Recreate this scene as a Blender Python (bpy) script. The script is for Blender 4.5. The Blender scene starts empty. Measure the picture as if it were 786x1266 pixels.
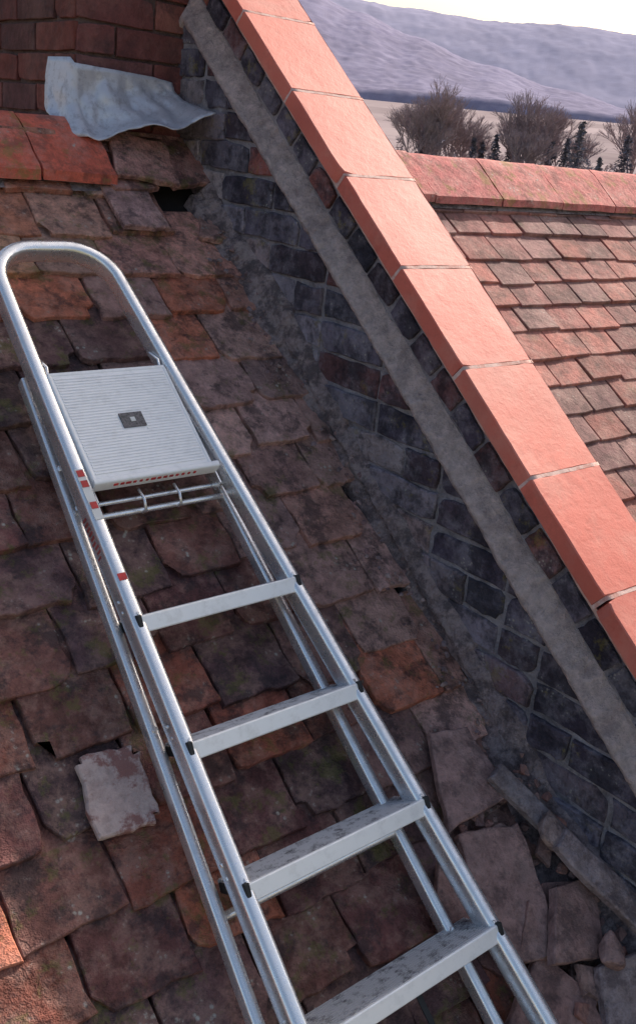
import bpy, bmesh, math, random
from mathutils import Vector, Matrix, noise
random.seed(11)
R=random.random
def U(a,b): return a+(b-a)*random.random()
H=7.5
TH=math.radians(38.6); CT,ST=math.cos(TH),math.sin(TH)
X=Vector((1,0,0)); S=Vector((0,CT,ST)); N=Vector((0,-ST,CT)); Z=Vector((0,0,1)); Y=Vector((0,1,0))
HC=1.6
def PT(a,b,c=0): return X*a+S*b+N*(c-HC)+Vector((0,0,H))
BR=1.89
YR=PT(0,BR,0).y; ZR=PT(0,BR,0).z
sc=bpy.context.scene
sc.view_settings.view_transform='Standard'
try: sc.view_settings.look='None'
except: pass
sc.view_settings.exposure=0
# ---------------------------------------------------------------- materials
def nmat(name):
    m=bpy.data.materials.new(name); m.use_nodes=True
    nt=m.node_tree; b=nt.nodes['Principled BSDF']
    return m,nt,b
def nd(nt,t,**k):
    n=nt.nodes.new(t)
    for a,v in k.items(): setattr(n,a,v)
    return n
def mixc(nt,f,a,b,mode='MIX'):
    m=nd(nt,'ShaderNodeMix',data_type='RGBA',blend_type=mode)
    for i,v in ((0,f),(6,a),(7,b)):
        if hasattr(v,'is_output'): nt.links.new(v,m.inputs[i])
        elif i==0: m.inputs[0].default_value=v
        else: m.inputs[i].default_value=(v[0],v[1],v[2],1)
    return m.outputs[2]
def noi(nt,co,scale,detail=4,rough=.6,dist=0):
    n=nd(nt,'ShaderNodeTexNoise'); n.inputs['Scale'].default_value=scale; n.inputs['Detail'].default_value=detail
    n.inputs['Roughness'].default_value=rough; n.inputs['Distortion'].default_value=dist
    nt.links.new(co,n.inputs['Vector']); return n.outputs['Fac']
def ramp(nt,v,lo,hi,a=0.,b=1.):
    n=nd(nt,'ShaderNodeMapRange'); n.inputs[1].default_value=lo; n.inputs[2].default_value=hi
    n.inputs[3].default_value=a; n.inputs[4].default_value=b
    nt.links.new(v,n.inputs[0]); return n.outputs[0]
def mul(nt,a,b,op='MULTIPLY'):
    n=nd(nt,'ShaderNodeMath',operation=op)
    for i,v in ((0,a),(1,b)):
        if hasattr(v,'is_output'): nt.links.new(v,n.inputs[i])
        else: n.inputs[i].default_value=v
    return n.outputs[0]
def masonry(name,col=None,var=(.65,1.35),vs=14,grime=(.03,.025,.03),ga=.5,gs=9,gl=(.5,.68),moss=0,lichen=0,
            dust=0,dustc=(.4,.34,.32),rough=.85,bump=.5,bs=60,bd=.006,spec=.3,mossc=(.10,.11,.02),ml=(.58,.72),ls=75):
    m,nt,b=nmat(name)
    tc=nd(nt,'ShaderNodeTexCoord').outputs['Object']
    if col is None:
        at=nd(nt,'ShaderNodeAttribute'); at.attribute_name='Col'; c=at.outputs['Color']
    else: c=col
    n3=nd(nt,'ShaderNodeTexNoise'); n3.inputs['Scale'].default_value=gs; n3.inputs['Detail'].default_value=5; n3.inputs['Roughness'].default_value=.75
    nt.links.new(tc,n3.inputs['Vector']); sp3=nd(nt,'ShaderNodeSeparateColor'); nt.links.new(n3.outputs['Color'],sp3.inputs[0])
    hn=noi(nt,tc,bs*.4,5,.78)
    v=ramp(nt,hn,.3,.7,var[0],var[1])
    comb=nd(nt,'ShaderNodeCombineXYZ')
    for i in range(3): nt.links.new(v,comb.inputs[i])
    c=mixc(nt,1.,c,comb.outputs[0],'MULTIPLY')
    if dust: c=mixc(nt,mul(nt,ramp(nt,sp3.outputs[1],.45,.60),dust),c,dustc)
    c=mixc(nt,mul(nt,ramp(nt,sp3.outputs[0],gl[0],gl[1]),ga),c,grime)
    if moss: c=mixc(nt,mul(nt,ramp(nt,sp3.outputs[2],ml[0],ml[1]),moss),c,mossc)
    if lichen:
        vo=nd(nt,'ShaderNodeTexVoronoi'); vo.inputs['Scale'].default_value=ls; nt.links.new(tc,vo.inputs['Vector'])
        sp=ramp(nt,vo.outputs['Distance'],.36,.2)
        ms=ramp(nt,sp3.outputs[1],.56,.66)
        sp=mul(nt,sp,mul(nt,ms,lichen)); c=mixc(nt,sp,c,(.55,.52,.45))
    nt.links.new(c,b.inputs['Base Color'])
    b.inputs['Roughness'].default_value=rough; b.inputs['Specular IOR Level'].default_value=spec
    bp=nd(nt,'ShaderNodeBump'); bp.inputs['Strength'].default_value=bump; bp.inputs['Distance'].default_value=bd*1.8
    nt.links.new(hn,bp.inputs['Height']); nt.links.new(bp.outputs[0],b.inputs['Normal'])
    return m
def metal(name,col=(.8,.81,.83),rough=.36,metallic=1.,var=.12,bump=.12,dirt=.15,dirtc=(.25,.22,.2)):
    m,nt,b=nmat(name)
    tc=nd(nt,'ShaderNodeTexCoord').outputs['Object']
    n1=noi(nt,tc,38,5,.75)
    r=ramp(nt,n1,.3,.7,rough-var,rough+var); nt.links.new(r,b.inputs['Roughness'])
    b.inputs['Metallic'].default_value=metallic
    c=mixc(nt,mul(nt,ramp(nt,n1,.5,.68),dirt),col,dirtc)
    nt.links.new(c,b.inputs['Base Color'])
    bp=nd(nt,'ShaderNodeBump'); bp.inputs['Strength'].default_value=bump; bp.inputs['Distance'].default_value=.002
    nt.links.new(n1,bp.inputs['Height']); nt.links.new(bp.outputs[0],b.inputs['Normal'])
    return m
def plain(name,col,rough=.6,ns=30,v=.25,metallic=0):
    m,nt,b=nmat(name); tc=nd(nt,'ShaderNodeTexCoord').outputs['Object']
    c=mixc(nt,ramp(nt,noi(nt,tc,ns,3),.35,.65),tuple(x*(1-v) for x in col),tuple(min(1,x*(1+v)) for x in col))
    nt.links.new(c,b.inputs['Base Color']); b.inputs['Roughness'].default_value=rough; b.inputs['Metallic'].default_value=metallic
    return m
M_tile=masonry('old_clay_tile',ga=.66,gs=15,gl=(.505,.61),moss=.5,ml=(.55,.63),mossc=(.16,.155,.04),lichen=.85,dust=.34,dustc=(.58,.35,.28),bump=1.,bd=.009,rough=.66,var=(.42,1.65),grime=(.042,.031,.036))
M_tile2=masonry('clay_tile_far',ga=.6,gs=9,moss=.3,lichen=.4,dust=.35,dustc=(.52,.33,.28),bump=.8,bd=.005,grime=(.10,.06,.055),gl=(.48,.62))  # less mossy clay with lighter grime, for the roof beyond the parapet
M_ridge=masonry('ridge_clay',ga=.5,gs=11,gl=(.52,.62),moss=.6,ml=(.54,.62),mossc=(.30,.22,.07),lichen=.9,bump=.8,dust=.3,dustc=(.6,.38,.32),grime=(.12,.06,.05))
M_cop=masonry('coping_terracotta',var=(.84,1.14),ga=.45,gs=6,gl=(.48,.70),dust=.3,dustc=(.76,.38,.30),bump=.4,bd=.003,rough=.62,grime=(.38,.08,.06))
M_brickd=masonry('sooty_brick',ga=.7,gs=10,gl=(.47,.59),lichen=.8,moss=.35,ml=(.59,.65),mossc=(.32,.26,.06),dust=.42,dustc=(.39,.36,.42),bump=1.,bd=.010,grime=(.020,.018,.028),ls=110)
M_brickc=masonry('chimney_brick',ga=.65,gs=8,bump=.8,dust=.2,dustc=(.34,.2,.17),grime=(.05,.035,.04))
M_mort=masonry('mortar_fillet',col=(.62,.50,.49),var=(.6,1.35),ga=.5,gs=13,gl=(.49,.62),bump=1.,bd=.009,bs=110,grime=(.28,.22,.23),dust=.3,dustc=(.72,.62,.60),lichen=.3)
M_mortd=masonry('weathered_mortar',col=(.38,.29,.29),var=(.4,1.6),ga=.7,gs=17,gl=(.47,.59),dust=.55,dustc=(.58,.47,.46),bump=1.,bd=.016,bs=80,lichen=.3,grime=(.085,.068,.078))
M_mortb=masonry('dark_joint_mortar',col=(.27,.245,.27),ga=.5,gs=9,bump=1.,bd=.01,dust=.5,dustc=(.50,.46,.49))
M_mortc=masonry('chimney_joint_mortar',col=(.13,.085,.08),ga=.5,gs=9,bump=1.,bd=.01,dust=.4,dustc=(.26,.18,.16))
M_under=plain('roof_underlay',(.03,.025,.024),.95)
M_alu=metal('ladder_aluminium',(.95,.95,.96),rough=.29,metallic=.8)
M_alub=metal('ladder_step_front',(.97,.96,.96),.42,metallic=.2,dirt=.15)
M_trd=metal('ladder_tread_ribbed',(.66,.65,.67),.5,metallic=.5,dirt=.9,dirtc=(.10,.09,.10))
M_plat=metal('platform_white_aluminium',(.97,.96,.97),.42,metallic=.1,dirt=.12)
M_lead=metal('lead_flashing',(.66,.66,.72),.46,metallic=.35,bump=.7,dirt=.6,dirtc=(.33,.31,.34))
M_black=plain('black_rubber',(.02,.02,.022),.6)
M_red=plain('red_label',(.55,.03,.03),.5); M_white=plain('white_label',(.75,.74,.72),.5,v=.05)
# ---------------------------------------------------------------- buffers
class Buf:
    def __init__(s): s.v=[];s.f=[];s.c=[];s.sm=[]
    def add(s,vs,fs,col=(.5,.5,.5),sm=False):
        o=len(s.v); s.v+= [tuple(v) for v in vs]
        for f in fs:
            s.f.append(tuple(i+o for i in f)); s.c.append(col); s.sm.append(sm)
    def obj(s,name,mat,parent=None,clip=None):
        me=bpy.data.meshes.new(name); me.from_pydata(s.v,[],s.f)
        at=me.color_attributes.new('Col','FLOAT_COLOR','CORNER')
        d=[]
        for f,c in zip(s.f,s.c): d+= [c[0],c[1],c[2],1.]*len(f)
        at.data.foreach_set('color',d)
        me.polygons.foreach_set('use_smooth',s.sm)
        me.materials.append(mat); me.update()
        if clip:
            bm=bmesh.new(); bm.from_mesh(me)
            for co,no in clip:
                bmesh.ops.bisect_plane(bm,geom=bm.verts[:]+bm.edges[:]+bm.faces[:],plane_co=co,plane_no=no,clear_outer=True)
            bm.to_mesh(me); bm.free()
        o=bpy.data.objects.new(name,me); sc.collection.objects.link(o)
        if parent: o.parent=parent
        return o
def empty(name):
    e=bpy.data.objects.new(name,None); sc.collection.objects.link(e); return e
def slab(buf,O,Ud,Vd,W,lu,lv,th,nu=3,nv=3,col=(.5,.5,.5),jit=.0015,camb=0.,chip=0,ch=.003,ejit=None,pc=.35):
    sd=Vector((R()*90,R()*90,R()*90)); ej=jit*1.6 if ejit is None else ejit
    cc=[0,0,0,0]
    if chip: cc=[U(0,chip) if R()<pc else 0 for _ in range(4)]
    g=[];vs=[];fs=[];sm=[]
    for j in range(nv+1):
        for i in range(nu+1):
            u=i/nu*2-1; v=j/nv*2-1
            pu=u*lu/2; pv=v*lv/2
            if i in(0,nu) or j in(0,nv):
                e=noise.noise_vector(Vector((u*2.1,v*2.1,0))+sd)*ej*1.5
                if i in(0,nu): pu+=e.x+U(-1,1)*ej*.6
                if j in(0,nv): pv+=e.y+U(-1,1)*ej*.6
                for k,(a,b) in enumerate(((-1,-1),(1,-1),(1,1),(-1,1))):
                    if cc[k] and u==a and v==b: pu-=a*cc[k]*.6; pv-=b*cc[k]*.8
            h=th-camb*(u*u)-camb*.6*(v*v)+noise.noise(Vector((u*1.3,v*1.3,5))+sd)*jit*1.5
            qu=pu-(ch if i==nu else -ch if i==0 else 0); qv=pv-(ch if j==nv else -ch if j==0 else 0)
            vs.append(O+Ud*qu+Vd*qv+W*h); g.append((pu,pv,h))
    w1=nu+1
    for j in range(nv):
        for i in range(nu): fs.append((j*w1+i,j*w1+i+1,(j+1)*w1+i+1,(j+1)*w1+i)); sm.append(True)
    per=[(i,0) for i in range(nu)]+[(nu,j) for j in range(nv)]+[(i,nv) for i in range(nu,0,-1)]+[(0,j) for j in range(nv,0,-1)]
    r0=[];r1=[];r2=[]
    for (i,j) in per:
        k=j*w1+i; pu,pv,h=g[k]
        r0.append(len(vs)); vs.append(vs[k])
        r1.append(len(vs)); vs.append(O+Ud*pu+Vd*pv+W*(h-ch))
        r2.append(len(vs)); vs.append(O+Ud*pu+Vd*pv+W*0)
    n=len(per)
    for k in range(n):
        k2=(k+1)%n
        fs.append((r1[k],r1[k2],r0[k2],r0[k])); sm.append(False)
        fs.append((r2[k],r2[k2],r1[k2],r1[k])); sm.append(False)
    o=len(buf.v); buf.v+= [tuple(v) for v in vs]
    for f,s_ in zip(fs,sm): buf.f.append(tuple(i+o for i in f)); buf.c.append(col); buf.sm.append(s_)
def box(buf,O,A,B,C,la,lb,lc,col=(.5,.5,.5)):
    vs=[O+A*(la*x)+B*(lb*y)+C*(lc*z) for x in(-.5,.5) for y in(-.5,.5) for z in(-.5,.5)]
    buf.add(vs,[(0,1,3,2),(4,6,7,5),(0,4,5,1),(2,3,7,6),(0,2,6,4),(1,5,7,3)],col)
def sweep(buf,path,w,h,W,r=.3,col=(.5,.5,.5),seg=3):
    prof=[]
    rr=r*min(w,h)
    for cx,cy,a0 in ((w/2-rr,h/2-rr,0),(-w/2+rr,h/2-rr,90),(-w/2+rr,-h/2+rr,180),(w/2-rr,-h/2+rr,270)):
        for k in range(seg+1):
            a=math.radians(a0+90*k/seg); prof.append((cx+rr*math.cos(a),cy+rr*math.sin(a)))
    n=len(prof); vs=[];fs=[]
    for i,p in enumerate(path):
        t=(path[min(i+1,len(path)-1)]-path[max(i-1,0)]).normalized()
        side=t.cross(W).normalized(); ww=side.cross(t).normalized()
        for (x,y) in prof: vs.append(p+side*x+ww*y)
    for i in range(len(path)-1):
        for k in range(n):
            k2=(k+1)%n; fs.append((i*n+k,i*n+k2,(i+1)*n+k2,(i+1)*n+k))
    buf.add(vs,fs,col,True)
    buf.add(vs[:n],[tuple(range(n))],col); buf.add(vs[-n:],[tuple(reversed(range(n)))],col)
def lerp3(a,b,t): return tuple(a[i]+(b[i]-a[i])*t for i in range(3))
# ---------------------------------------------------------------- house
house=empty('brick_house')
AW=1.56
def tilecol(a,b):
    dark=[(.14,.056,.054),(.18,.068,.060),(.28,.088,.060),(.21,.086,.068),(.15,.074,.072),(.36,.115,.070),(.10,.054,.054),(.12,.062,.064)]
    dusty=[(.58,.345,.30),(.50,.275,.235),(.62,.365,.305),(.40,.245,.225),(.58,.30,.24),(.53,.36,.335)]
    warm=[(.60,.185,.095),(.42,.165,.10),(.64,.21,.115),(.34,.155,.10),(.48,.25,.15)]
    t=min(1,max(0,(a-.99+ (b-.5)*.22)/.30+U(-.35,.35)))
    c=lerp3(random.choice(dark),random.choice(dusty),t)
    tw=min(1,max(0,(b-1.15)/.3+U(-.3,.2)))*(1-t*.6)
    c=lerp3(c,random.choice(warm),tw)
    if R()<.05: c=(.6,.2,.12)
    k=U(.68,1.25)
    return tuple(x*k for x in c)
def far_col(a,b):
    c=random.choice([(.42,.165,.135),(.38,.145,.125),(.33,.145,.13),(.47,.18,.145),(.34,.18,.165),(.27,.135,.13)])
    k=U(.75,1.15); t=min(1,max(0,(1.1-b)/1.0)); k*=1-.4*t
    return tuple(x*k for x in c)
EX=.132; TW=.182
def roof(buf,a0,a1,b0,b1,colf,jit,wall_right=None,fine=True,skip=None,TW=TW,EX=EX):
    nrow=int((b1-b0)/EX)+1
    for r in range(nrow):
        b=b1-r*EX
        off=(r%2)*TW*.5+U(-.02,.02)
        a=a0-off
        drift=U(-.006,.006)
        while a<a1:
            w=TW+U(-.008,.005)
            if wall_right is not None:
                lim=wall_right+noise.noise(Vector((b*3.1,0,3)))*.02
                if a+w>lim:
                    w=lim-a+U(-.02,.01)
                    if w<.05: break
            if skip and skip(a+w/2,b): a+=TW; continue
            ln=EX*1.9
            rot=U(-1,1)*jit*1.3 + (U(-.06,.06) if R()<.10 else 0)
            slip=U(-.009,.009)+(-U(.01,.03) if R()<.10 else 0)
            if not fine: slip*=.5; rot*=.4
            th=U(.013,.018)
            tilt=.105+U(-.02,.02); tw=U(-.02,.02)*jit*40
            V=(S*math.cos(tilt)+N*-math.sin(tilt)); Ud=(X+N*tw*.5).normalized()
            V=(V+X*rot).normalized(); Ud=(Ud-V*Ud.dot(V)).normalized(); W=Ud.cross(V)
            O=PT(a+w/2,b+slip+ln/2+drift,.0)+N*(-.012+U(0,.005)*jit*60)
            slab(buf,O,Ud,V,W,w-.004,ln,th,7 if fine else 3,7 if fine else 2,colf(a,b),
                 jit=.0018 if fine else .0006,camb=.0010 if fine else .0006,chip=.04 if fine else .006,ch=.002,ejit=.0042 if fine else .0015,pc=.5)
            a+=w+.001
            if wall_right is not None and a>lim-.03: break
tb=Buf()
def hole(a,b): return (a>1.36 and b>1.55)
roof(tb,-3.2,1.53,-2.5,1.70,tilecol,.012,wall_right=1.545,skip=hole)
for (a,b,rz,w,l,c,cc,tl) in [(1.31,1.80,-.10,.16,.2,(.45,.22,.19),.01,.13),(1.38,1.795,.20,.17,.17,(.55,.27,.22),.040,.05),(1.49,1.80,-.16,.15,.17,(.40,.19,.165),.030,.02),
                          (1.30,1.66,.05,.13,.2,(.52,.30,.27),.018,.13),(1.43,1.87,0.05,.28,.12,(.42,.23,.20),.012,.1),(1.52,1.60,.5,.07,.13,(.45,.25,.21),.0,.2)]:
    V=(S+X*rz-N*tl).normalized(); Ud=(X-V*X.dot(V)).normalized()
    slab(tb,PT(a,b,cc),Ud,V,Ud.cross(V),w,l,.015,6,6,c,jit=.002,chip=.05,ejit=.005,camb=.001)
main_tiles=tb.obj('roof_tiles',M_tile,house)
pb=Buf(); V=(S-N*.09+X*.12).normalized(); Ud=(X-V*X.dot(V)).normalized()
slab(pb,PT(.690,.292,.018),Ud,V,Ud.cross(V),.118,.145,.012,9,9,(.58,.42,.38),jit=.0015,chip=.05,ejit=.004,camb=.0005,pc=.8)
M_pale=masonry('pale_tile_patch',var=(.6,1.2),ga=.85,gs=13,gl=(.49,.57),bump=.9,dust=.5,dustc=(.70,.56,.52),grime=(.26,.10,.085))
pb.obj('pale_tile',M_pale,house)
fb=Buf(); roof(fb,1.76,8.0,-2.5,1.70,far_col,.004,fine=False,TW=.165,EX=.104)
far_tiles=fb.obj('far_roof_tiles',M_tile2,house)
ub=Buf()
def prism(buf,x0,x1,pts,col=(.5,.5,.5)):
    n=len(pts)
    vs=[(x0,p[0],p[1]) for p in pts]+[(x1,p[0],p[1]) for p in pts]
    fs=[tuple(range(n)),tuple(range(2*n-1,n-1,-1))]+[(i,i+n,(i+1)%n+n,(i+1)%n) for i in range(n)]
    buf.add(vs,fs,col)
def gable(c0,c1,blow=-2.55):
    def tb_(c):
        z=ZR+c/CT; p=PT(0,blow,c); return (YR,z),(p.y,p.z)
    t,e=tb_(c1); t0,e0=tb_(c0); m=lambda p:(2*YR-p[0],p[1])
    return [e0,t0,m(e0),m(e),t,e]
prism(ub,-3.3,8.1,gable(-.12,-.035)); ub.obj('roof_deck',M_under,house)
cb=Buf(); prism(cb,AW+.028,AW+.165,gable(-.3,.425)); cb.obj('parapet_core',M_mortb,house)
lb=Buf(); prism(lb,AW+.002,AW+.06,gable(-.3,.265)); lb.obj('parapet_lower_core',M_mortb,house)
ubk=Buf()
def dkcol(c):
    base=random.choice([(.065,.052,.08),(.09,.064,.085),(.16,.075,.08),(.055,.052,.075),(.08,.065,.095),(.26,.092,.08),(.14,.12,.16)])
    k=U(.75,1.35); return tuple(x*k for x in base)
for row,(c,hh) in enumerate(((.396,.040),(.345,.048))):
    b=-2.6+row*.05
    while b<2.3:
        l=U(.095,.11) if row else U(.10,.115)
        slab(ubk,Vector(PT(AW+.030,b+l/2,c)),S,N,-X,l-.010,hh,.012+U(-.003,.003),4,3,dkcol(c),jit=.002,chip=.008,ejit=.002,ch=.003)
        b+=l
topclip=[(Vector((0,YR,0)),Y)]
up_brick=ubk.obj('parapet_upper_bricks',M_brickd,house,clip=topclip)
lbk=Buf()
ys0=PT(0,-2.6,0).y
nc=0; z=PT(0,-2.6,-.1).z
while z<ZR+.4:
    y=ys0-.3+(nc%2)*.11
    while y<YR+.2:
        l=.225 if R()<.7 else .112
        cy=y+l/2; q=Vector((0,cy,z+.034))-Vector((0,0,H)); c=q.dot(N)+HC
        if -.16<c<.36:
            t=min(1,max(0,(.16-c)/.10+U(-.3,.3))); bb=q.dot(S)
            t*=.40+.6*min(1,max(0,(bb-.2)/.7))
            col=lerp3(dkcol(c),random.choice([(.44,.37,.42),(.38,.33,.39),(.49,.40,.41),(.33,.29,.34)]),t)
            slab(lbk,Vector((AW+.004,cy,z+.034+U(-.002,.002))),Y,Z,-X,l-.009,.066,.009+U(-.004,.004),6,3,col,jit=.003,chip=.02,ejit=.0035,ch=.003)
        y+=l
    z+=.075; nc+=1
lo_brick=lbk.obj('parapet_lower_bricks',M_brickd,house,clip=[(PT(0,0,.262),N),(Vector((0,YR,0)),Y)])
def strip(buf,secf,b0,b1,n,col=(.5,.5,.5),sm=True):
    rows=[]
    m=None
    for i in range(n+1):
        b=b0+(b1-b0)*i/n; r=[PT(*p) for p in secf(b)]; m=len(r); rows+=r
    fs=[(i*m+k,i*m+k+1,(i+1)*m+k+1,(i+1)*m+k) for i in range(n) for k in range(m-1)]
    buf.add(rows,fs,col,sm)
def nn(b,k,s=9.): return noise.noise(Vector((b*s,k*7.3,1.7)))
mb=Buf()
def fil(b):
    e=nn(b,1,5)*.005+nn(b,7,27)*.004+nn(b,9,70)*.002; e2=nn(b,2,8)*.006+nn(b,8,33)*.004+nn(b,10,75)*.002
    p0=(AW-.016,.268+e); p1=(AW+.021,.309+e2)
    r=[(AW+.01,b,.252+e),(AW-.012,b,.256+e)]
    for k in range(8):
        t=k/7; w=noise.noise(Vector((b*22,k*.8,9)))*.0035+noise.noise(Vector((b*60,k*1.6,5)))*.0022
        r.append((p0[0]+(p1[0]-p0[0])*t-w*.8,b,p0[1]+(p1[1]-p0[1])*t+w))
    r.append((AW+.035,b,.317+e2))
    return r
strip(mb,fil,-2.6,2.25,1200)
fillet=mb.obj('mortar_ledge',M_mort,house,clip=topclip)
vb=Buf()
def val(b):
    k=min(1,max(0,(.25-b)/.6))
    wdt=.028+.11*k+nn(b,11,4)*.02+nn(b,14,14)*.012
    if b>1.2: wdt=.05+nn(b,11,4)*.02
    pts=[]
    hh=.045+nn(b,12,5)*.03+.03*k+nn(b,15,17)*.015
    m=12
    for i in range(m+1):
        t=i/m
        a=AW-.012-wdt*(1-t) if t<1 else AW-.006
        if i>=m-3: a=AW-.014-(m-i)*.005
        c=.012*(1-math.exp(-t*9))-.03*(t<.01)+hh*t**3.2+noise.noise(Vector((a*24,b*19,2)))*.010+noise.noise(Vector((a*60,b*55,4)))*.008
        pts.append((a,b,c))
    pts.append((AW+.004,b,hh+.02))
    return pts
strip(vb,val,-2.5,1.72,700)
valley=vb.obj('valley_mortar',M_mortd,house)
kb=Buf()
cj=.226-.272*11
q=cj
while q<2.3:
    l=.272
    col=random.choice([(.72,.180,.130),(.66,.158,.115),(.75,.200,.145),(.68,.168,.122)])
    V=(S+X*U(-.003,.003)).normalized()
    slab(kb,PT(1.631+U(-.0015,.0015),q+l/2,.425+U(-.001,.001)),X,V,N,.222,l-.0055,.037,8,10,col,jit=.0004,ch=.0025,ejit=.0012,camb=0,chip=.010)
    q+=l
coping=kb.obj('coping_tiles',M_cop,house,clip=topclip)
jb=Buf()
for k in range(18):
    bq=cj+.272*k
    if bq>2.26: break
    def sec(b_): 
        return [(1.519,b_,.424)]+[(1.5205+i*.0222,b_+nn(i,k,3)*.0018,.4615+nn(i,k+9,5)*.0012) for i in range(11)]+[(1.743,b_,.42)]
    strip(jb,sec,bq-.0042,bq+.0042,4)
def bed(b):
    e=nn(b,41,10)*.004; f=nn(b,42,25)*.002
    return [(AW+.03,b,.408),(AW-.018+e,b,.412+f),(AW-.034+e,b,.418+f),(AW-.0345,b,.428)]
strip(jb,bed,-2.6,2.28,500)
def bed2(b):
    e=nn(b,43,10)*.006; f=nn(b,44,25)*.003
    return [(AW+.13,b,.40),(1.735+e,b,.405+f),(1.748+e+f,b,.428),(1.744,b,.447+f),(1.739,b,.462+f*.3)]
strip(jb,bed2,-2.6,2.28,500)
M_cj=masonry('coping_mortar',col=(.72,.50,.44),var=(.8,1.15),ga=.7,gs=22,gl=(.47,.56),bump=.5,bd=.003,grime=(.54,.23,.18))
cjo=jb.obj('coping_mortar',M_cj,house,clip=topclip)
for o in (main_tiles,far_tiles,up_brick,lo_brick,fillet,coping,cjo,valley):
    d=bpy.data.objects.new('back_'+o.name,o.data); sc.collection.objects.link(d)
    d.scale=(1,-1,1); d.location=(0,2*YR,0); d.parent=house
rb=Buf()
def ridge(x0,x1,col,lift=.030,off=0):
    n=10; L=.205; prof=[]
    sdv=Vector((R()*50,R()*50,0))
    for side in (-1,1):
        pts=[]
        for i in range(n+1):
            d=L*(1-i/n)
            y=YR+side*d*CT; zz=ZR-d*ST
            if d<.05: zz-= (.05-d)**2*6*.5
            pts.append((y,zz))
        if side<0: prof+=pts
        else: prof+=list(reversed(pts))[1:]
    m=len(prof); nx=8
    vs=[];fs=[]
    for k in range(nx+1):
        x=x0+(x1-x0)*k/nx
        for i,(y,zz) in enumerate(prof):
            w=noise.noise(Vector((x*6,y*8,zz*8))+sdv)*.003
            dy=U(-.003,.003) if i in(0,m-1) else 0
            vs.append((x+ (noise.noise(Vector((i*.5,k,3))+sdv)*.004 if k in(0,nx) else 0),y+dy,zz+(lift+w)/CT+off))
    for k in range(nx):
        for i in range(m-1): fs.append((k*m+i,k*m+i+1,(k+1)*m+i+1,(k+1)*m+i))
    rb.add(vs,fs,col,True)
    per=[i for i in range(m)]+[k*m+m-1 for k in range(1,nx+1)]+[nx*m+i for i in range(m-2,-1,-1)]+[k*m for k in range(nx-1,0,-1)]
    v2=[];f2=[]
    for p in per:
        v=vs[p]; v2.append(v); v2.append((v[0],v[1],v[2]-.024))
    n2=len(per)
    for k in range(n2):
        k2=(k+1)%n2; f2.append((2*k,2*k2,2*k2+1,2*k+1))
    rb.add(v2,f2,col)
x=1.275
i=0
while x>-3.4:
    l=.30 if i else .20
    ridge(x-l+.006,x,random.choice([(.72,.16,.10),(.74,.18,.11),(.66,.14,.09)]),lift=.052+U(-.002,.003),off=U(-.002,.002)); x-=l; i+=1  # brighter red on this ridge stands in for sunlight on it
x=1.755
while x<8:
    ridge(x,x+.33,random.choice([(.58,.18,.16),(.52,.16,.15),(.60,.20,.18)]),lift=.050+U(-.002,.003)); x+=.336
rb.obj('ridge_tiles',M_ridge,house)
gb=Buf()
for x0,x1 in ((-3.3,1.265),(1.76,8.05)): prism(gb,x0,x1,[(YR-.155,ZR-.155*ST/CT+.02),(YR,ZR+.040),(YR+.155,ZR-.155*ST/CT+.02),(YR,ZR-.05)])
gb.obj('ridge_bedding',M_mortd,house)
# chimney
hb=Buf(); CX0,CX1,CY0,CY1=1.247,1.575,YR+.015,YR+.68
box(hb,Vector(((CX0+CX1)/2,(CY0+CY1)/2,H+.45)),X,Y,Z,CX1-CX0-.016,CY1-CY0-.016,1.8)
hb.obj('chimney_core',M_mortc,house)
hb=Buf()
def chcol():
    c=random.choice([(.25,.078,.066),(.30,.090,.074),(.20,.070,.066),(.31,.115,.095),(.16,.068,.068)]); k=U(.85,1.2); return tuple(x*k for x in c)
z=H-.45; nc=0
while z<H+1.3:
    def run(o,d,nrm,L,st,kk=1):
        p=0; first=st
        while p<L-.005:
            l=first if p==0 else .225
            l=min(l,L-p)
            slab(hb,o+d*(p+l/2)+Z*(z+.0325)-nrm*.01,d,Z,nrm,l-.008,.067,.012+U(-.001,.002),5,3,tuple(q*kk for q in chcol()),jit=.0012,chip=.010,ejit=.002,ch=.002)
            p+=l
    a1=.225 if nc%2 else .1125; a2=.1125 if nc%2 else .225
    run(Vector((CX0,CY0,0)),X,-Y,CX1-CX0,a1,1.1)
    run(Vector((CX0,CY1,0)),-Y,-X,CY1-CY0,(CY1-CY0-a2)%.225,.65)  # shade put into the left face's brick colour; front face tinted lighter
    run(Vector((CX1,CY1,0)),-X,Y,CX1-CX0,a1); run(Vector((CX1,CY0,0)),Y,X,CY1-CY0,a2)
    z+=.075; nc+=1
hb.obj('chimney_bricks',M_brickc,house)
hb=Buf()
for k,(w,zz) in enumerate(((.03,1.33),(.06,1.40),(.02,1.47))):
    box(hb,Vector(((CX0+CX1)/2,(CY0+CY1)/2,H+zz)),X,Y,Z,CX1-CX0+w*2,CY1-CY0+w*2,.068)
hb.obj('chimney_cap',M_brickc,house)
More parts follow.
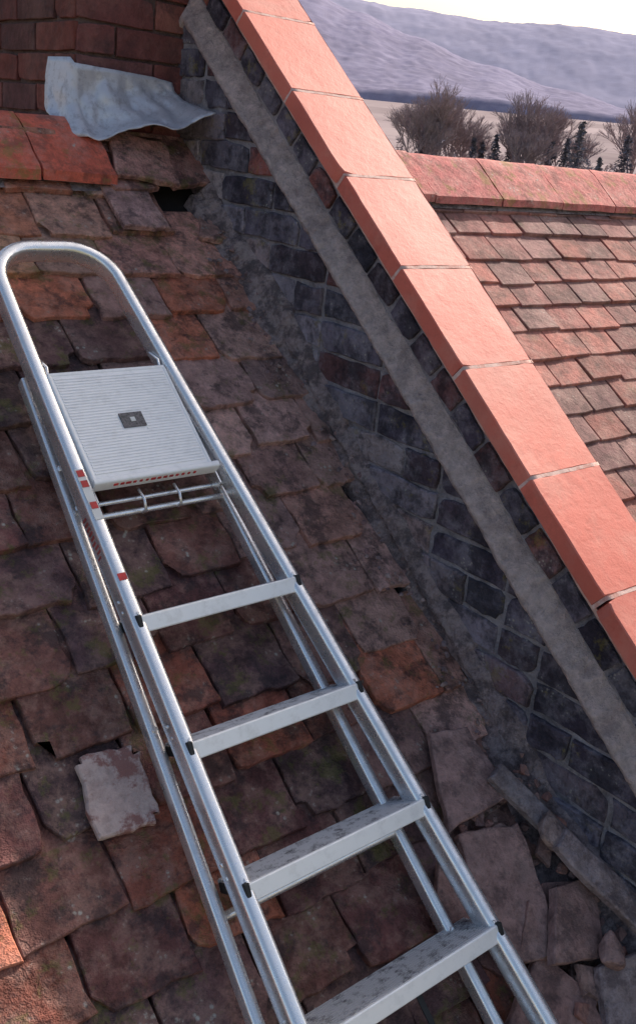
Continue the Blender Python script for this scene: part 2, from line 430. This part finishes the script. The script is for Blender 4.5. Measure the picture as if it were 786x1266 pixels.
# lead flashing
fl=Buf(); nu,nv=40,16
zt=H+.124
vs=[]
def crease(u,v):
    s=0
    for f,a,k in ((2.6,.040,1),(6.0,.022,5),(11,.008,9)):
        s+=(abs(noise.noise(Vector((u*f*1.3,v*f*.6,k))))-.2)*a
    return s
for i in range(nu+1):
    u=i/nu
    for j in range(nv+1):
        v=j/nv
        uu=u
        if uu<.16:
            q=(.16-uu)/.16
            top=Vector((CX0-.014,CY0-.012+q*.13,zt+.008)); low=Vector((CX0-.034-.015*q,CY0-.068+q*.11,H-.055+.03*q))
        else:
            q=(uu-.16)/.84
            xx=CX0-.014+q*(1.535-CX0)
            top=Vector((xx,CY0-.016,zt-.004-.012*q-.03*max(0,q-.8)))
            lowY=CY0-.085-.13*q**1.3; lowZ=H-.045+.075*q**1.9-.012*math.sin(q*11)
            low=Vector((xx+.015*q,lowY,lowZ))
        vv=v**2.4
        p=Vector((top.x+(low.x-top.x)*v, top.y+(low.y-top.y)*vv, top.z+(low.z-top.z)*(1-(1-v)**1.3)))
        c=crease(u+.3,v)*min(1,v*4)
        p+=Vector((-.3,-.9,.3))*c
        if j: p+=Vector((U(-1,1),U(-1,1),U(-1,1)))*.0009
        if v>.8: p.z+=nn(u,77,5)*.02*(v-.8)/.2
        vs.append(p)
fs=[]
for i in range(nu):
    for j in range(nv):
        a_,b_,c_,d_=(i*(nv+1)+j,(i+1)*(nv+1)+j,(i+1)*(nv+1)+j+1,i*(nv+1)+j+1)
        fs+= [(a_,b_,c_),(a_,c_,d_)] if R()<.5 else [(a_,b_,d_),(b_,c_,d_)]
fl.add(vs,fs,(.6,.6,.65),True); fo=fl.obj('lead_flashing',M_lead,house)
sm=fo.modifiers.new('s','SOLIDIFY'); sm.thickness=.003
wb=Buf(); e=PT(0,-2.3,-.08); yb=2*YR-e.y
prism(wb,-3.1,7.9,[(e.y+.0,0),(e.y,e.z-.05),(YR,ZR-.25),(yb,e.z-.05),(yb,0)])
m,nt,bb=nmat('house_brick_wall'); br=nd(nt,'ShaderNodeTexBrick'); br.inputs['Scale'].default_value=4.4
br.inputs['Color1'].default_value=(.28,.12,.09,1); br.inputs['Color2'].default_value=(.22,.10,.08,1); br.inputs['Mortar'].default_value=(.4,.37,.33,1)
tcx=nd(nt,'ShaderNodeTexCoord'); mp=nd(nt,'ShaderNodeMapping'); mp.inputs['Rotation'].default_value=(math.pi/2,0,0)
nt.links.new(tcx.outputs['Object'],mp.inputs[0]); nt.links.new(mp.outputs[0],br.inputs[0]); nt.links.new(br.outputs[0],bb.inputs['Base Color']); bb.inputs['Roughness'].default_value=.9
wb.obj('walls',m,house)
gl=plain('window_glass',(.03,.04,.05),.1)
for nm,mt in (('window_frames',M_white),('windows',gl)):
    q=Buf()
    for xw in (-2,.5,3.5,6):
        if nm=='windows':
            for sx in(-.28,.28): box(q,Vector((xw+sx,e.y-.02,1.5)),X,Y,Z,.5,.03,1.1)
        else: box(q,Vector((xw,e.y-.003,1.5)),X,Y,Z,1.2,.04,1.25)
    q.obj(nm,mt,house)
# ---------------------------------------------------------------- debris
deb=empty('roof_debris')
def rock(buf,P,sx,sy,sz,col,rz=0):
    bm=bmesh.new()
    for _ in range(16):
        v=Vector((U(-1,1),U(-1,1),U(-1,1)))
        v=v/max(abs(v.x),abs(v.y),abs(v.z),.01)*U(.8,1)
        bm.verts.new((v.x*sx/2,v.y*sy/2,v.z*sz/2))
    bmesh.ops.convex_hull(bm,input=bm.verts[:])
    bmesh.ops.delete(bm,geom=[v for v in bm.verts if not v.link_faces],context='VERTS')
    bmesh.ops.bevel(bm,geom=bm.edges[:],offset=min(sx,sy,sz)*.06,segments=1,affect='EDGES')
    bm.verts.index_update()
    rm=Matrix.Rotation(rz,3,'Z')
    vs=[]
    for v in bm.verts:
        q=rm@v.co; vs.append(P+X*q.x+S*q.y+N*q.z)
    buf.add(vs,[tuple(v.index for v in f.verts) for f in bm.faces],col); bm.free()
db=Buf()
def poly(a,b,c,r,th,col,ang=0,asp=1.,tx=0,ty=0,n=None):
    n=n or random.choice((3,4,4,5,5)); A=[]
    for k in range(n):
        t=2*math.pi*(k+U(-.25,.25))/n; q=r*U(.75,1.15); A.append((q*math.cos(t)*asp,q*math.sin(t)))
    B=[]
    for k in range(n):
        p,q=A[k],A[(k+1)%n]
        for m_ in range(5):
            t=m_/5; B.append((p[0]+(q[0]-p[0])*t+U(-1,1)*r*.025,p[1]+(q[1]-p[1])*t+U(-1,1)*r*.025))
    ca,sa=math.cos(ang),math.sin(ang)
    Ud=(X+N*tx).normalized(); Vd=(S+N*ty); Vd=(Vd-Ud*Vd.dot(Ud)).normalized(); W=Ud.cross(Vd)
    def m3(p,h,s=1.): x_,y_=p[0]*s,p[1]*s; return PT(a,b,c)+Ud*(x_*ca-y_*sa)+Vd*(x_*sa+y_*ca)+W*h
    m=len(B); vs=[m3(p,0) for p in B]+[m3(p,th*.85) for p in B]+[m3(p,th,.97) for p in B]+[m3((0,0),th+U(-.001,.001))]
    fs=[(k,(k+1)%m,m+(k+1)%m,m+k) for k in range(m)]+[(m+k,m+(k+1)%m,2*m+(k+1)%m,2*m+k) for k in range(m)]+[(2*m+k,2*m+(k+1)%m,3*m) for k in range(m)]
    db.add(vs,fs,col)
def chunk(a,b,c,ang,w,l,th,col,tilt=0,roll=0,chip=.04,ej=.004,n=7):
    V=(S*math.cos(ang)+X*math.sin(ang)+N*tilt).normalized(); Ud=(X+N*roll); Ud=(Ud-V*Ud.dot(V)).normalized()
    slab(db,PT(a,b,c),Ud,V,Ud.cross(V),w,l,th,n,n,col,jit=.002,chip=chip,ejit=ej,camb=.001)
DC=[(.42,.24,.205),(.35,.20,.175),(.47,.29,.245),(.29,.175,.17),(.41,.195,.155)]
poly(1.37,.075,.036,.105,.014,(.46,.28,.25),.5,1.15,.0,-.10,4)
chunk(1.490,-.085,.062,-.42,.045,.30,.020,(.32,.27,.28),0,.1,chip=.015,ej=.002)
chunk(1.540,-.27,.092,-.46,.060,.34,.020,(.38,.30,.31),.02,.1,chip=.015,ej=.002)
chunk(1.335,-.16,.032,.28,.15,.25,.022,(.46,.275,.24),-.06,.05,chip=.07,ej=.005)
poly(1.43,-.26,.056,.085,.020,(.42,.25,.22),.2,1.3,-.14,.04,4)
poly(1.30,-.36,.036,.105,.018,(.40,.23,.20),1.4,1.0,.0,-.04,4)
poly(1.47,-.43,.066,.095,.020,(.42,.33,.33),.7,1.1,.14,.08,5)
poly(1.22,-.12,.030,.07,.014,(.44,.25,.21),.1,1.3,.02,-.08,4)
for _ in range(26):
    poly(U(1.30,1.53),U(-.58,.04),.030+U(0,.026),U(.016,.046),U(.008,.013),random.choice(DC),U(0,6),U(.7,1.7),U(-.25,.2),U(-.22,.22))
for _ in range(150):
    a=1.28+.26*R()**.6; b=U(-.62,.10); s=U(.004,.022)
    rock(db,PT(a,b,.026+s*.3+(.03 if a>1.47 else 0)),s*U(.8,1.6),s*U(.8,1.6),s*U(.4,.8),random.choice(DC),U(0,3))
rock(db,PT(1.475,-.10,.085),.085,.065,.04,(.42,.30,.27),.5)
rock(db,PT(1.455,-.335,.090),.07,.055,.05,(.44,.26,.23),.9)
for _ in range(200):
    b=U(.0,1.6); a=1.545-.11*R()**1.8; s=U(.003,.014)
    rock(db,PT(a,b,.026+.04*max(0,a-1.48)),s*1.3,s,s*.7,random.choice([(.40,.29,.27),(.30,.22,.23),(.27,.16,.16)]),U(0,3))
M_deb=masonry('debris',ga=.6,gs=16,gl=(.48,.6),bump=1.,dust=.3,dustc=(.52,.37,.33),var=(.5,1.4),grime=(.10,.065,.065))
db.obj('broken_tiles_and_mortar',M_deb,deb)
# ---------------------------------------------------------------- ladder
lad=empty('aluminium_step_ladder')
LC=.108
def aL(b): return .777+(b+.13)*.030
def aR(b): return 1.198-(b+.13)*.074
fr=Buf()
path=[PT(aL(b),b,LC) for b in [-.66+i*(1.32+.66)/24 for i in range(25)]]
l0=aL(1.32); r0=aR(1.32); rad=.098
cen=(l0+rad,1.32)
for k in range(1,9):
    t=math.radians(180-90*k/8); path.append(PT(cen[0]+rad*math.cos(t),cen[1]+rad*math.sin(t),LC))
cen=(r0-rad,1.32)
for k in range(0,9):
    t=math.radians(90-90*k/8); path.append(PT(cen[0]+rad*math.cos(t),cen[1]+rad*math.sin(t),LC))
path+=[PT(aR(b),b,LC) for b in [1.32-i*(1.32+.66)/24 for i in range(1,25)]]
sweep(fr,path,.029,.046,N,r=.34,seg=4)
fr.obj('front_frame',M_alu,lad)
rr=Buf()
def bL(b): return .746+(b+.12)*.056
def bR(b): return 1.160-(b+.33)*.022
sweep(rr,[PT(bL(b),b,.052) for b in (-.62,0,.6,1.12)],.022,.030,N,r=.3)
sweep(rr,[PT(bR(b),b,.052) for b in (-.62,0,.6,1.12)],.022,.030,N,r=.3)
for b in (.035,-.50): sweep(rr,[PT(bL(b)+.005,b,.05),PT(bR(b)-.005,b,.05)],.016,.016,N,r=.49)
sweep(rr,[PT(bL(.80),.785,.06),PT(bR(.80),.785,.06)],.012,.012,N,r=.49)
sweep(rr,[PT(bL(.82),.805,.075),PT(bR(.82),.805,.075)],.009,.009,N,r=.49)
for a in (.93,1.01):
    sweep(rr,[PT(a,.775,.07),PT(a,.772,.085),PT(a,.79,.095),PT(a,.815,.09)],.006,.006,X,r=.45)
rr.obj('rear_frame',M_alu,lad)
st=Buf(); tr=Buf(); capb=Buf()
tN=(S*.93+N*.36).normalized(); tQ=(N*.93-S*.36).normalized()
for b in (.585,.345,.103,-.142,-.388,-.60):
    a0=aL(b)-.002; a1=aR(b)+.004
    D=.090
    ribs=[(.0,0)]
    nr=12
    for k in range(nr):
        q0=.003+k*(D-.010)/nr; w=(D-.010)/nr
        ribs+=[(q0,-.0012),(q0+w*.15,.0026),(q0+w*.45,.0026),(q0+w*.6,-.0012)]
    ribs+=[(D-.006,0)]
    front=[(D-.006,0),(D-.005,.0026),(D-.0015,.0022),(D,0),(D,-.026),(D-.002,-.028),(D-.004,-.026),(D-.004,-.004),(.003,-.004),(.003,-.018),(0,-.018),(0,0)]
    O=lambda a:PT(a,b-.012,.050)
    for bf,prof in((tr,ribs),(st,front)):
        vs=[O(a0)+tQ*p[0]+tN*p[1] for p in prof]+[O(a1)+tQ*p[0]+tN*p[1] for p in prof]
        n=len(prof); bf.add(vs,[(k,k+1,k+1+n,k+n) for k in range(n-1)],(.6,.6,.6))
    for a in (a0-.001,a1+.001):
        box(capb,O(a)+tQ*(D*.95)+tN*(-.010),X,tQ,tN,.010,.016,.030)
        box(capb,O(a)+tQ*(D*.5)+tN*(-.012),X,tQ,tN,.004,D*.9,.018)
st.obj('steps',M_alub,lad); tr.obj('ribbed_treads',M_trd,lad)
co=capb.obj('step_end_caps',M_black,lad); bv=co.modifiers.new('b','BEVEL'); bv.width=.003; bv.segments=2
rv=Buf()
for b in (.585,.345,.103,-.142,-.388):
    for af,sg in ((aL,-1),(aR,1)):
        for q in(-.010,.012):
            p=PT(af(b)+sg*.0145,b+q-.01,LC); rock(rv,p,.006,.007,.007,(.5,.5,.5))
    for af in (aL,aR):
        rock(rv,PT(af(b),b-.035,LC+.0235),.007,.007,.004,(.5,.5,.5))
for b,af in ((-.16,bL),(.36,bL),(-.16,bR),(.9,bL)):
    rock(rv,PT(af(b),b,.068),.012,.012,.006,(.5,.5,.5))
rv.obj('rivets',M_alu,lad)
pl=Buf()
pa0,pa1,pb0,pb1=.826,1.085,.828,1.072
pc=.128
box(pl,PT((pa0+pa1)/2,(pb0+pb1)/2,pc),X,S,N,pa1-pa0,pb1-pb0,.006)
n=34
for k in range(n):
    bb=pb0+.012+(pb1-pb0-.022)*k/(n-1)
    if abs(bb-.95)<.024:
        box(pl,PT(pa0+.055,bb,pc+.0033),X,S,N,.095,.0034,.0024); box(pl,PT(pa1-.055,bb,pc+.0033),X,S,N,.095,.0034,.0024)
    else: box(pl,PT((pa0+pa1)/2,bb,pc+.0033),X,S,N,pa1-pa0-.014,.0034,.0024)
sweep(pl,[PT(pa0-.002,pb0-.004,pc-.010),PT(pa1+.018,pb0-.004,pc-.010)],.014,.030,N,r=.3)
sweep(pl,[PT(pa0,pb1+.002,pc-.008),PT(pa1,pb1+.002,pc-.008)],.010,.024,N,r=.3)
sweep(pl,[PT(pa0+.001,pb0,pc-.010),PT(pa0+.001,pb1,pc-.010)],.008,.028,N,r=.3)
sweep(pl,[PT(pa1-.001,pb0,pc-.010),PT(pa1-.001,pb1,pc-.010)],.008,.028,N,r=.3)
po=pl.obj('platform',M_plat,lad)
pk=Buf(); box(pk,PT(.958,.950,pc+.004),X,S,N,.050,.034,.004)
pk.obj('platform_badge',plain('badge_grey',(.12,.11,.12),.5,ns=200,v=.5),lad)
pk=Buf(); box(pk,PT(.958,.950,pc+.0063),X,S,N,.010,.010,.002); pk.obj('badge_mark',M_white,lad)
pk=Buf()
for k in range(14): box(pk,PT(.87+k*.0135,pb0-.0115,pc-.006),X,S,N,U(.004,.011),.002,.006)
pk.obj('platform_label',M_red,lad)
hg=Buf()
for af,sg in ((aL,1),(aR,-1)):
    box(hg,PT(af(.95)+sg*.0165,.95,LC-.012),X,S,N,.003,.32,.03)
    sweep(hg,[PT(af(1.09)+sg*.018,1.06,LC-.01),PT(af(1.12)+sg*.020,1.10,LC+.012),PT(af(1.12)+sg*.02,1.13,LC-.005)],.010,.006,X,r=.3)
hg.obj('hinge_plates',M_alu,lad)
lbx=Buf(); box(lbx,PT(aL(.80)-.001,.800,LC+.0238),X,S,N,.017,.11,.0012); lbx.obj('safety_label',M_white,lad)
lbx=Buf()
for bb in (.845,.822,.775): box(lbx,PT(aL(.80)-.001,bb,LC+.0252),X,S,N,.013,.014,.001)
box(lbx,PT(aL(.62),.625,LC+.0238),X,S,N,.016,.014,.001)
lbx.obj('safety_label_print',M_red,lad)
lbx=Buf()
for k in range(26): 
    box(lbx,PT(aL(.7)-.014-.0006,.76-k*.010,LC+U(-.004,.004)),X,S,N,.0012,.0045,.016)
lbx.obj('rail_text',plain('grey_print',(.35,.08,.08),.6),lad)
sw=Buf(); pts=[PT(1.03+.02*math.sin(k*.7),-.16-.05*k+.01*math.sin(k*2.1),.045+.01*math.cos(k)) for k in range(9)]
sweep(sw,pts,.012,.003,N,r=.3); sw.obj('webbing_strap',M_black,lad)
# ---------------------------------------------------------------- landscape
def smooth(t): t=min(1,max(0,t)); return t*t*(3-2*t)
def pw(x,pts):
    if x<=pts[0][0]: return pts[0][1]
    for (a,b),(c,d) in zip(pts,pts[1:]):
        if x<=c: return b+(d-b)*smooth((x-a)/(c-a))
    return pts[-1][1]
def gz(d,az=0): return 48*smooth((d-165)/950)*min(1,max(0,(d-150)/100))
angs=[]
a=0
while a<360:
    angs.append(a); a+=.13 if 28<=a<58 else 2.5
def ringmesh(name,ds,zf,mat,colf):
    buf=Buf(); na=len(angs); vs=[]
    for d in ds:
        for a in angs:
            r=math.radians(a); x,y=d*math.cos(r),d*math.sin(r); vs.append((x,y,zf(d,a,x,y)))
    buf.v=vs
    for i in range(len(ds)-1):
        for k in range(na):
            k2=(k+1)%na; buf.f.append((i*na+k,i*na+k2,(i+1)*na+k2,(i+1)*na+k)); 
            buf.c.append(colf(ds[i],angs[k],vs[i*na+k])); buf.sm.append(True)
    return buf.obj(name,mat)
def landmat(name,c1,c2,s1,s2):
    m,nt,b=nmat(name); tc=nd(nt,'ShaderNodeTexCoord').outputs['Object']
    at=nd(nt,'ShaderNodeAttribute'); at.attribute_name='Col'
    c=mixc(nt,ramp(nt,noi(nt,tc,s1,4,.75),.40,.60),c1,c2)
    c=mixc(nt,mul(nt,ramp(nt,noi(nt,tc,s2,3,.6),.35,.65),.5),c,c2)
    c=mixc(nt,1.,c,at.outputs['Color'],'MULTIPLY')
    nt.links.new(c,b.inputs['Base Color']); b.inputs['Roughness'].default_value=1; b.inputs['Specular IOR Level'].default_value=0
    return m
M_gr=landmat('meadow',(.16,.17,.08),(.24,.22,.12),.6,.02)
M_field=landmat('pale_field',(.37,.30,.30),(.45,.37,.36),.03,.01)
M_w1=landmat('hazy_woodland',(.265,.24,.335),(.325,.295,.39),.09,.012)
M_w2=landmat('hazy_distant_woodland',(.375,.355,.465),(.41,.385,.50),.05,.008)  # aerial haze is mixed into the base colours of both woodlands
def cg(d,a,p): return (1,1,1)
ringmesh('ground',[.5,3,10,30,60,100,130,150],lambda d,a,x,y:0,M_gr,cg)
ringmesh('field',[150,170,200,240,290,350,420,500,580,660,740,820,900,1000,1100,1500,3000,7000],lambda d,a,x,y:gz(d),M_field,
   lambda d,a,p:(lambda n:(n,n*.98,n))(.9+.3*noise.noise(Vector((p[0]*.008,p[1]*.02,0)))))
e1=[(0,2.2),(30,2.6),(34,3.0),(38,3.7),(42,4.6),(46,5.5),(49,6.2),(52,6.9),(80,7.5),(140,4),(220,5),(300,3),(360,2.2)]
e2=[(0,5),(30,5.7),(34.5,5.85),(38,6.05),(42,5.95),(46,6.2),(50,6.4),(90,6.5),(180,4),(270,4),(360,5)]
# the woods are the canopy itself: a gently lumpy surface, haze put into its colour
def h1(d,a,x,y):
    zc=H+1400*math.tan(math.radians(pw(a,e1)))-10
    z0=gz(d)-8
    z=z0+(zc-48)*(smooth((d-880)/520) if d<1400 else 1-smooth((d-1400)/600)) 
    t=smooth((d-905)/15)
    return z+t*(12+1.3*noise.noise(Vector((x*.06,y*.06,0)))+1.2*noise.noise(Vector((x*.13,y*.13,3))))+10*t*noise.noise(Vector((x*.004,y*.004,7)))
def h2(d,a,x,y):
    zc=H+2400*math.tan(math.radians(pw(a,e2)))
    z=gz(d)+(zc-26)*(smooth((d-1500)/900) if d<2400 else 1-smooth((d-2400)/1200))-5
    return z+3*noise.noise(Vector((x*.02,y*.02,0)))+2.0*noise.noise(Vector((x*.07,y*.07,3)))
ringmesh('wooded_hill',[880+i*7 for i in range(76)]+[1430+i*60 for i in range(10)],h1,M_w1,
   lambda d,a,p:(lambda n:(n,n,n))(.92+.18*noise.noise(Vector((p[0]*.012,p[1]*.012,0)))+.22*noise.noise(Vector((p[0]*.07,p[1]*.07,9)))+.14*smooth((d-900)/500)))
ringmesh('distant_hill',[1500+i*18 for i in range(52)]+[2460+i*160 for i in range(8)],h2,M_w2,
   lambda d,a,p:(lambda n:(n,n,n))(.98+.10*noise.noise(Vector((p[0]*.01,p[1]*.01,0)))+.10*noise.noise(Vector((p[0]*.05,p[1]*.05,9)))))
M_bark=plain('hazy_bare_branches',(.33,.255,.265),.95,ns=2)  # haze tint put into the branch and conifer colours
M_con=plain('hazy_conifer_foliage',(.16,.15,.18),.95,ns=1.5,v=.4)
def tube(buf,p,q,r0,r1,col):
    t=(q-p).normalized(); s=t.orthogonal().normalized(); w=t.cross(s)
    vs=[]
    for P,r in((p,r0),(q,r1)):
        for k in range(3):
            a=k*2.0944; vs.append(P+(s*math.cos(a)+w*math.sin(a))*r)
    buf.add(vs,[(0,1,4,3),(1,2,5,4),(2,0,3,5)],col)
def bare(name,az,d,h,spread=.5):
    buf=Buf()
    r=math.radians(az); base=Vector((d*math.cos(r),d*math.sin(r),gz(d,r)-.1))
    def rec(p,dr,l,rad,dep):
        n=2; q=p
        for k in range(n):
            dr2=(dr+Vector((U(-1,1),U(-1,1),U(-.3,.6)))*.13).normalized()
            q2=q+dr2*l/n; tube(buf,q,q2,max(.017,rad*(1-.25*k/n)),max(.017,rad*(1-.25*(k+1)/n)),(.5,.5,.5)); q=q2; dr=dr2
            if dep<5 and dep>0:
                nd_=(dr+Vector((U(-1,1),U(-1,1),U(-.2,.6)))*spread*1.4).normalized()
                rec(q,nd_,l*U(.5,.7),rad*.5,dep+1)
        if dep>=5: return
        for k in range(3 if dep else 5):
            nd_=(dr+Vector((U(-1,1),U(-1,1),U(-.3,.6)))*spread*(1.2 if dep else 1.5)).normalized()
            rec(q,nd_,l*U(.62,.82),rad*.6,dep+1)
    rec(base,Vector((0,0,1)),h*.33,h*.02,0)
    return buf.obj(name,M_bark)
def conifer(name,az,d,h,w):
    buf=Buf(); r=math.radians(az); base=Vector((d*math.cos(r),d*math.sin(r),gz(d,r)-.1))
    tube(buf,base,base+Vector((0,0,h)),h*.02,.02,(.3,.25,.2))
    nl=int(h*3.2)
    for i in range(nl):
        z=h*(.06+.93*i/nl); rr_=w*(1-z/h)**.8*U(.75,1.15)
        for k in range(8):
            a=U(0,6.28); L=rr_*U(.65,1.15)+.15; dr=Vector((math.cos(a),math.sin(a),-.25+U(-.1,.25)))
            p=base+Vector((0,0,z))
            for s in range(max(3,int(L*3))):
                t=(s+.5)/max(3,int(L*3)); c=p+dr*L*t+Vector((U(-1,1),U(-1,1),U(-1,1)))*.12
                sz=U(.18,.42); u1=Vector((U(-1,1),U(-1,1),U(-.5,.5))).normalized()*sz; v1=Vector((U(-1,1),U(-1,1),U(-1,1))).normalized()*sz*.6
                buf.add([c-u1,c-v1,c+u1,c+v1],[(0,1,2,3)],(.5,.5,.5))
    return buf.obj(name,M_con)
def azx(x): return 45.7-(x-500)*.0430
T=[(508,165,12.5),(522,178,14),(534,170,15),(547,168,16),(560,175,15),(574,180,12),(638,176,14),(655,172,17),(672,178,15.5),(690,182,13.5),(780,190,17),(600,196,8.5),(648,165,11.5)]
for k,(x,d,h) in enumerate(T): bare('bare_tree' if k==0 else 'bare_tree.%03d'%k,azx(x),d,h)
Cn=[(586,170,10.2,2.2),(597,174,9.8,2.1),(613,168,11.0,2.4),(714,165,14.0,3.2),(700,170,11.5,2.8),(632,180,9.6,2.8),(682,170,10.8,2.8),(520,175,10.5,3.0),(771,180,13,3.4),(742,160,9.0,1.6)]
for k,(x,d,h,w) in enumerate(Cn): conifer('conifer_tree' if k==0 else 'conifer_tree.%03d'%k,azx(x),d,h,w)
hb=Buf()
for k in range(9000):
    x=U(490,880) ; d=U(158,200); r=math.radians(azx(x)); hh=(5.4+4.2*noise.noise(Vector((x*.03,0,0))))*R()**.6*1.35
    c=Vector((d*math.cos(r),d*math.sin(r),gz(d,r)+hh)); s=U(.15,.45)
    u1=Vector((U(-1,1),U(-1,1),U(-1,1))).normalized()*s; v1=Vector((U(-1,1),U(-1,1),U(-1,1))).normalized()*s*.4
    hb.add([c-u1,c-v1,c+u1,c+v1],[(0,1,2,3)])
hb.obj('hedgerow',M_bark)
# ---------------------------------------------------------------- light
SA=math.radians(14); SE=math.radians(36)
w=bpy.data.worlds.new("World"); sc.world=w; w.use_nodes=True
nt=w.node_tree; bg=nt.nodes['Background']; sky=nt.nodes.new('ShaderNodeTexSky'); sky.sky_type='NISHITA'; sky.sun_disc=False
sky.sun_elevation=SE; sky.sun_rotation=math.pi/2-SA; sky.dust_density=4.5; sky.air_density=1.3; sky.altitude=100
nt.links.new(sky.outputs[0],bg.inputs[0]); bg.inputs[1].default_value=.15
ld=bpy.data.lights.new('sun','SUN'); ld.energy=5; ld.angle=math.radians(.6); ld.color=(1,.92,.82)
so=bpy.data.objects.new('sun',ld); sc.collection.objects.link(so)
dirv=Vector((math.cos(SE)*math.cos(SA),math.cos(SE)*math.sin(SA),math.sin(SE)))
so.rotation_euler=dirv.to_track_quat('Z','Y').to_euler(); so.location=dirv*30+Vector((0,0,H))
# ---------------------------------------------------------------- camera
r=Vector((.7675,-.6341,.0930)).normalized(); u=Vector((.1586,.3303,.9302)); u=(u-r*u.dot(r)).normalized(); bk=r.cross(u)
cam=bpy.data.cameras.new('camera'); co=bpy.data.objects.new('camera',cam); sc.collection.objects.link(co)
mm=Matrix((r,u,bk)).transposed().to_4x4(); mm.translation=Vector((0,0,H)); co.matrix_world=mm
cam.sensor_fit='VERTICAL'; cam.sensor_height=24; cam.lens=24*1214/1266; cam.clip_end=12000; cam.clip_start=.05
sc.camera=co
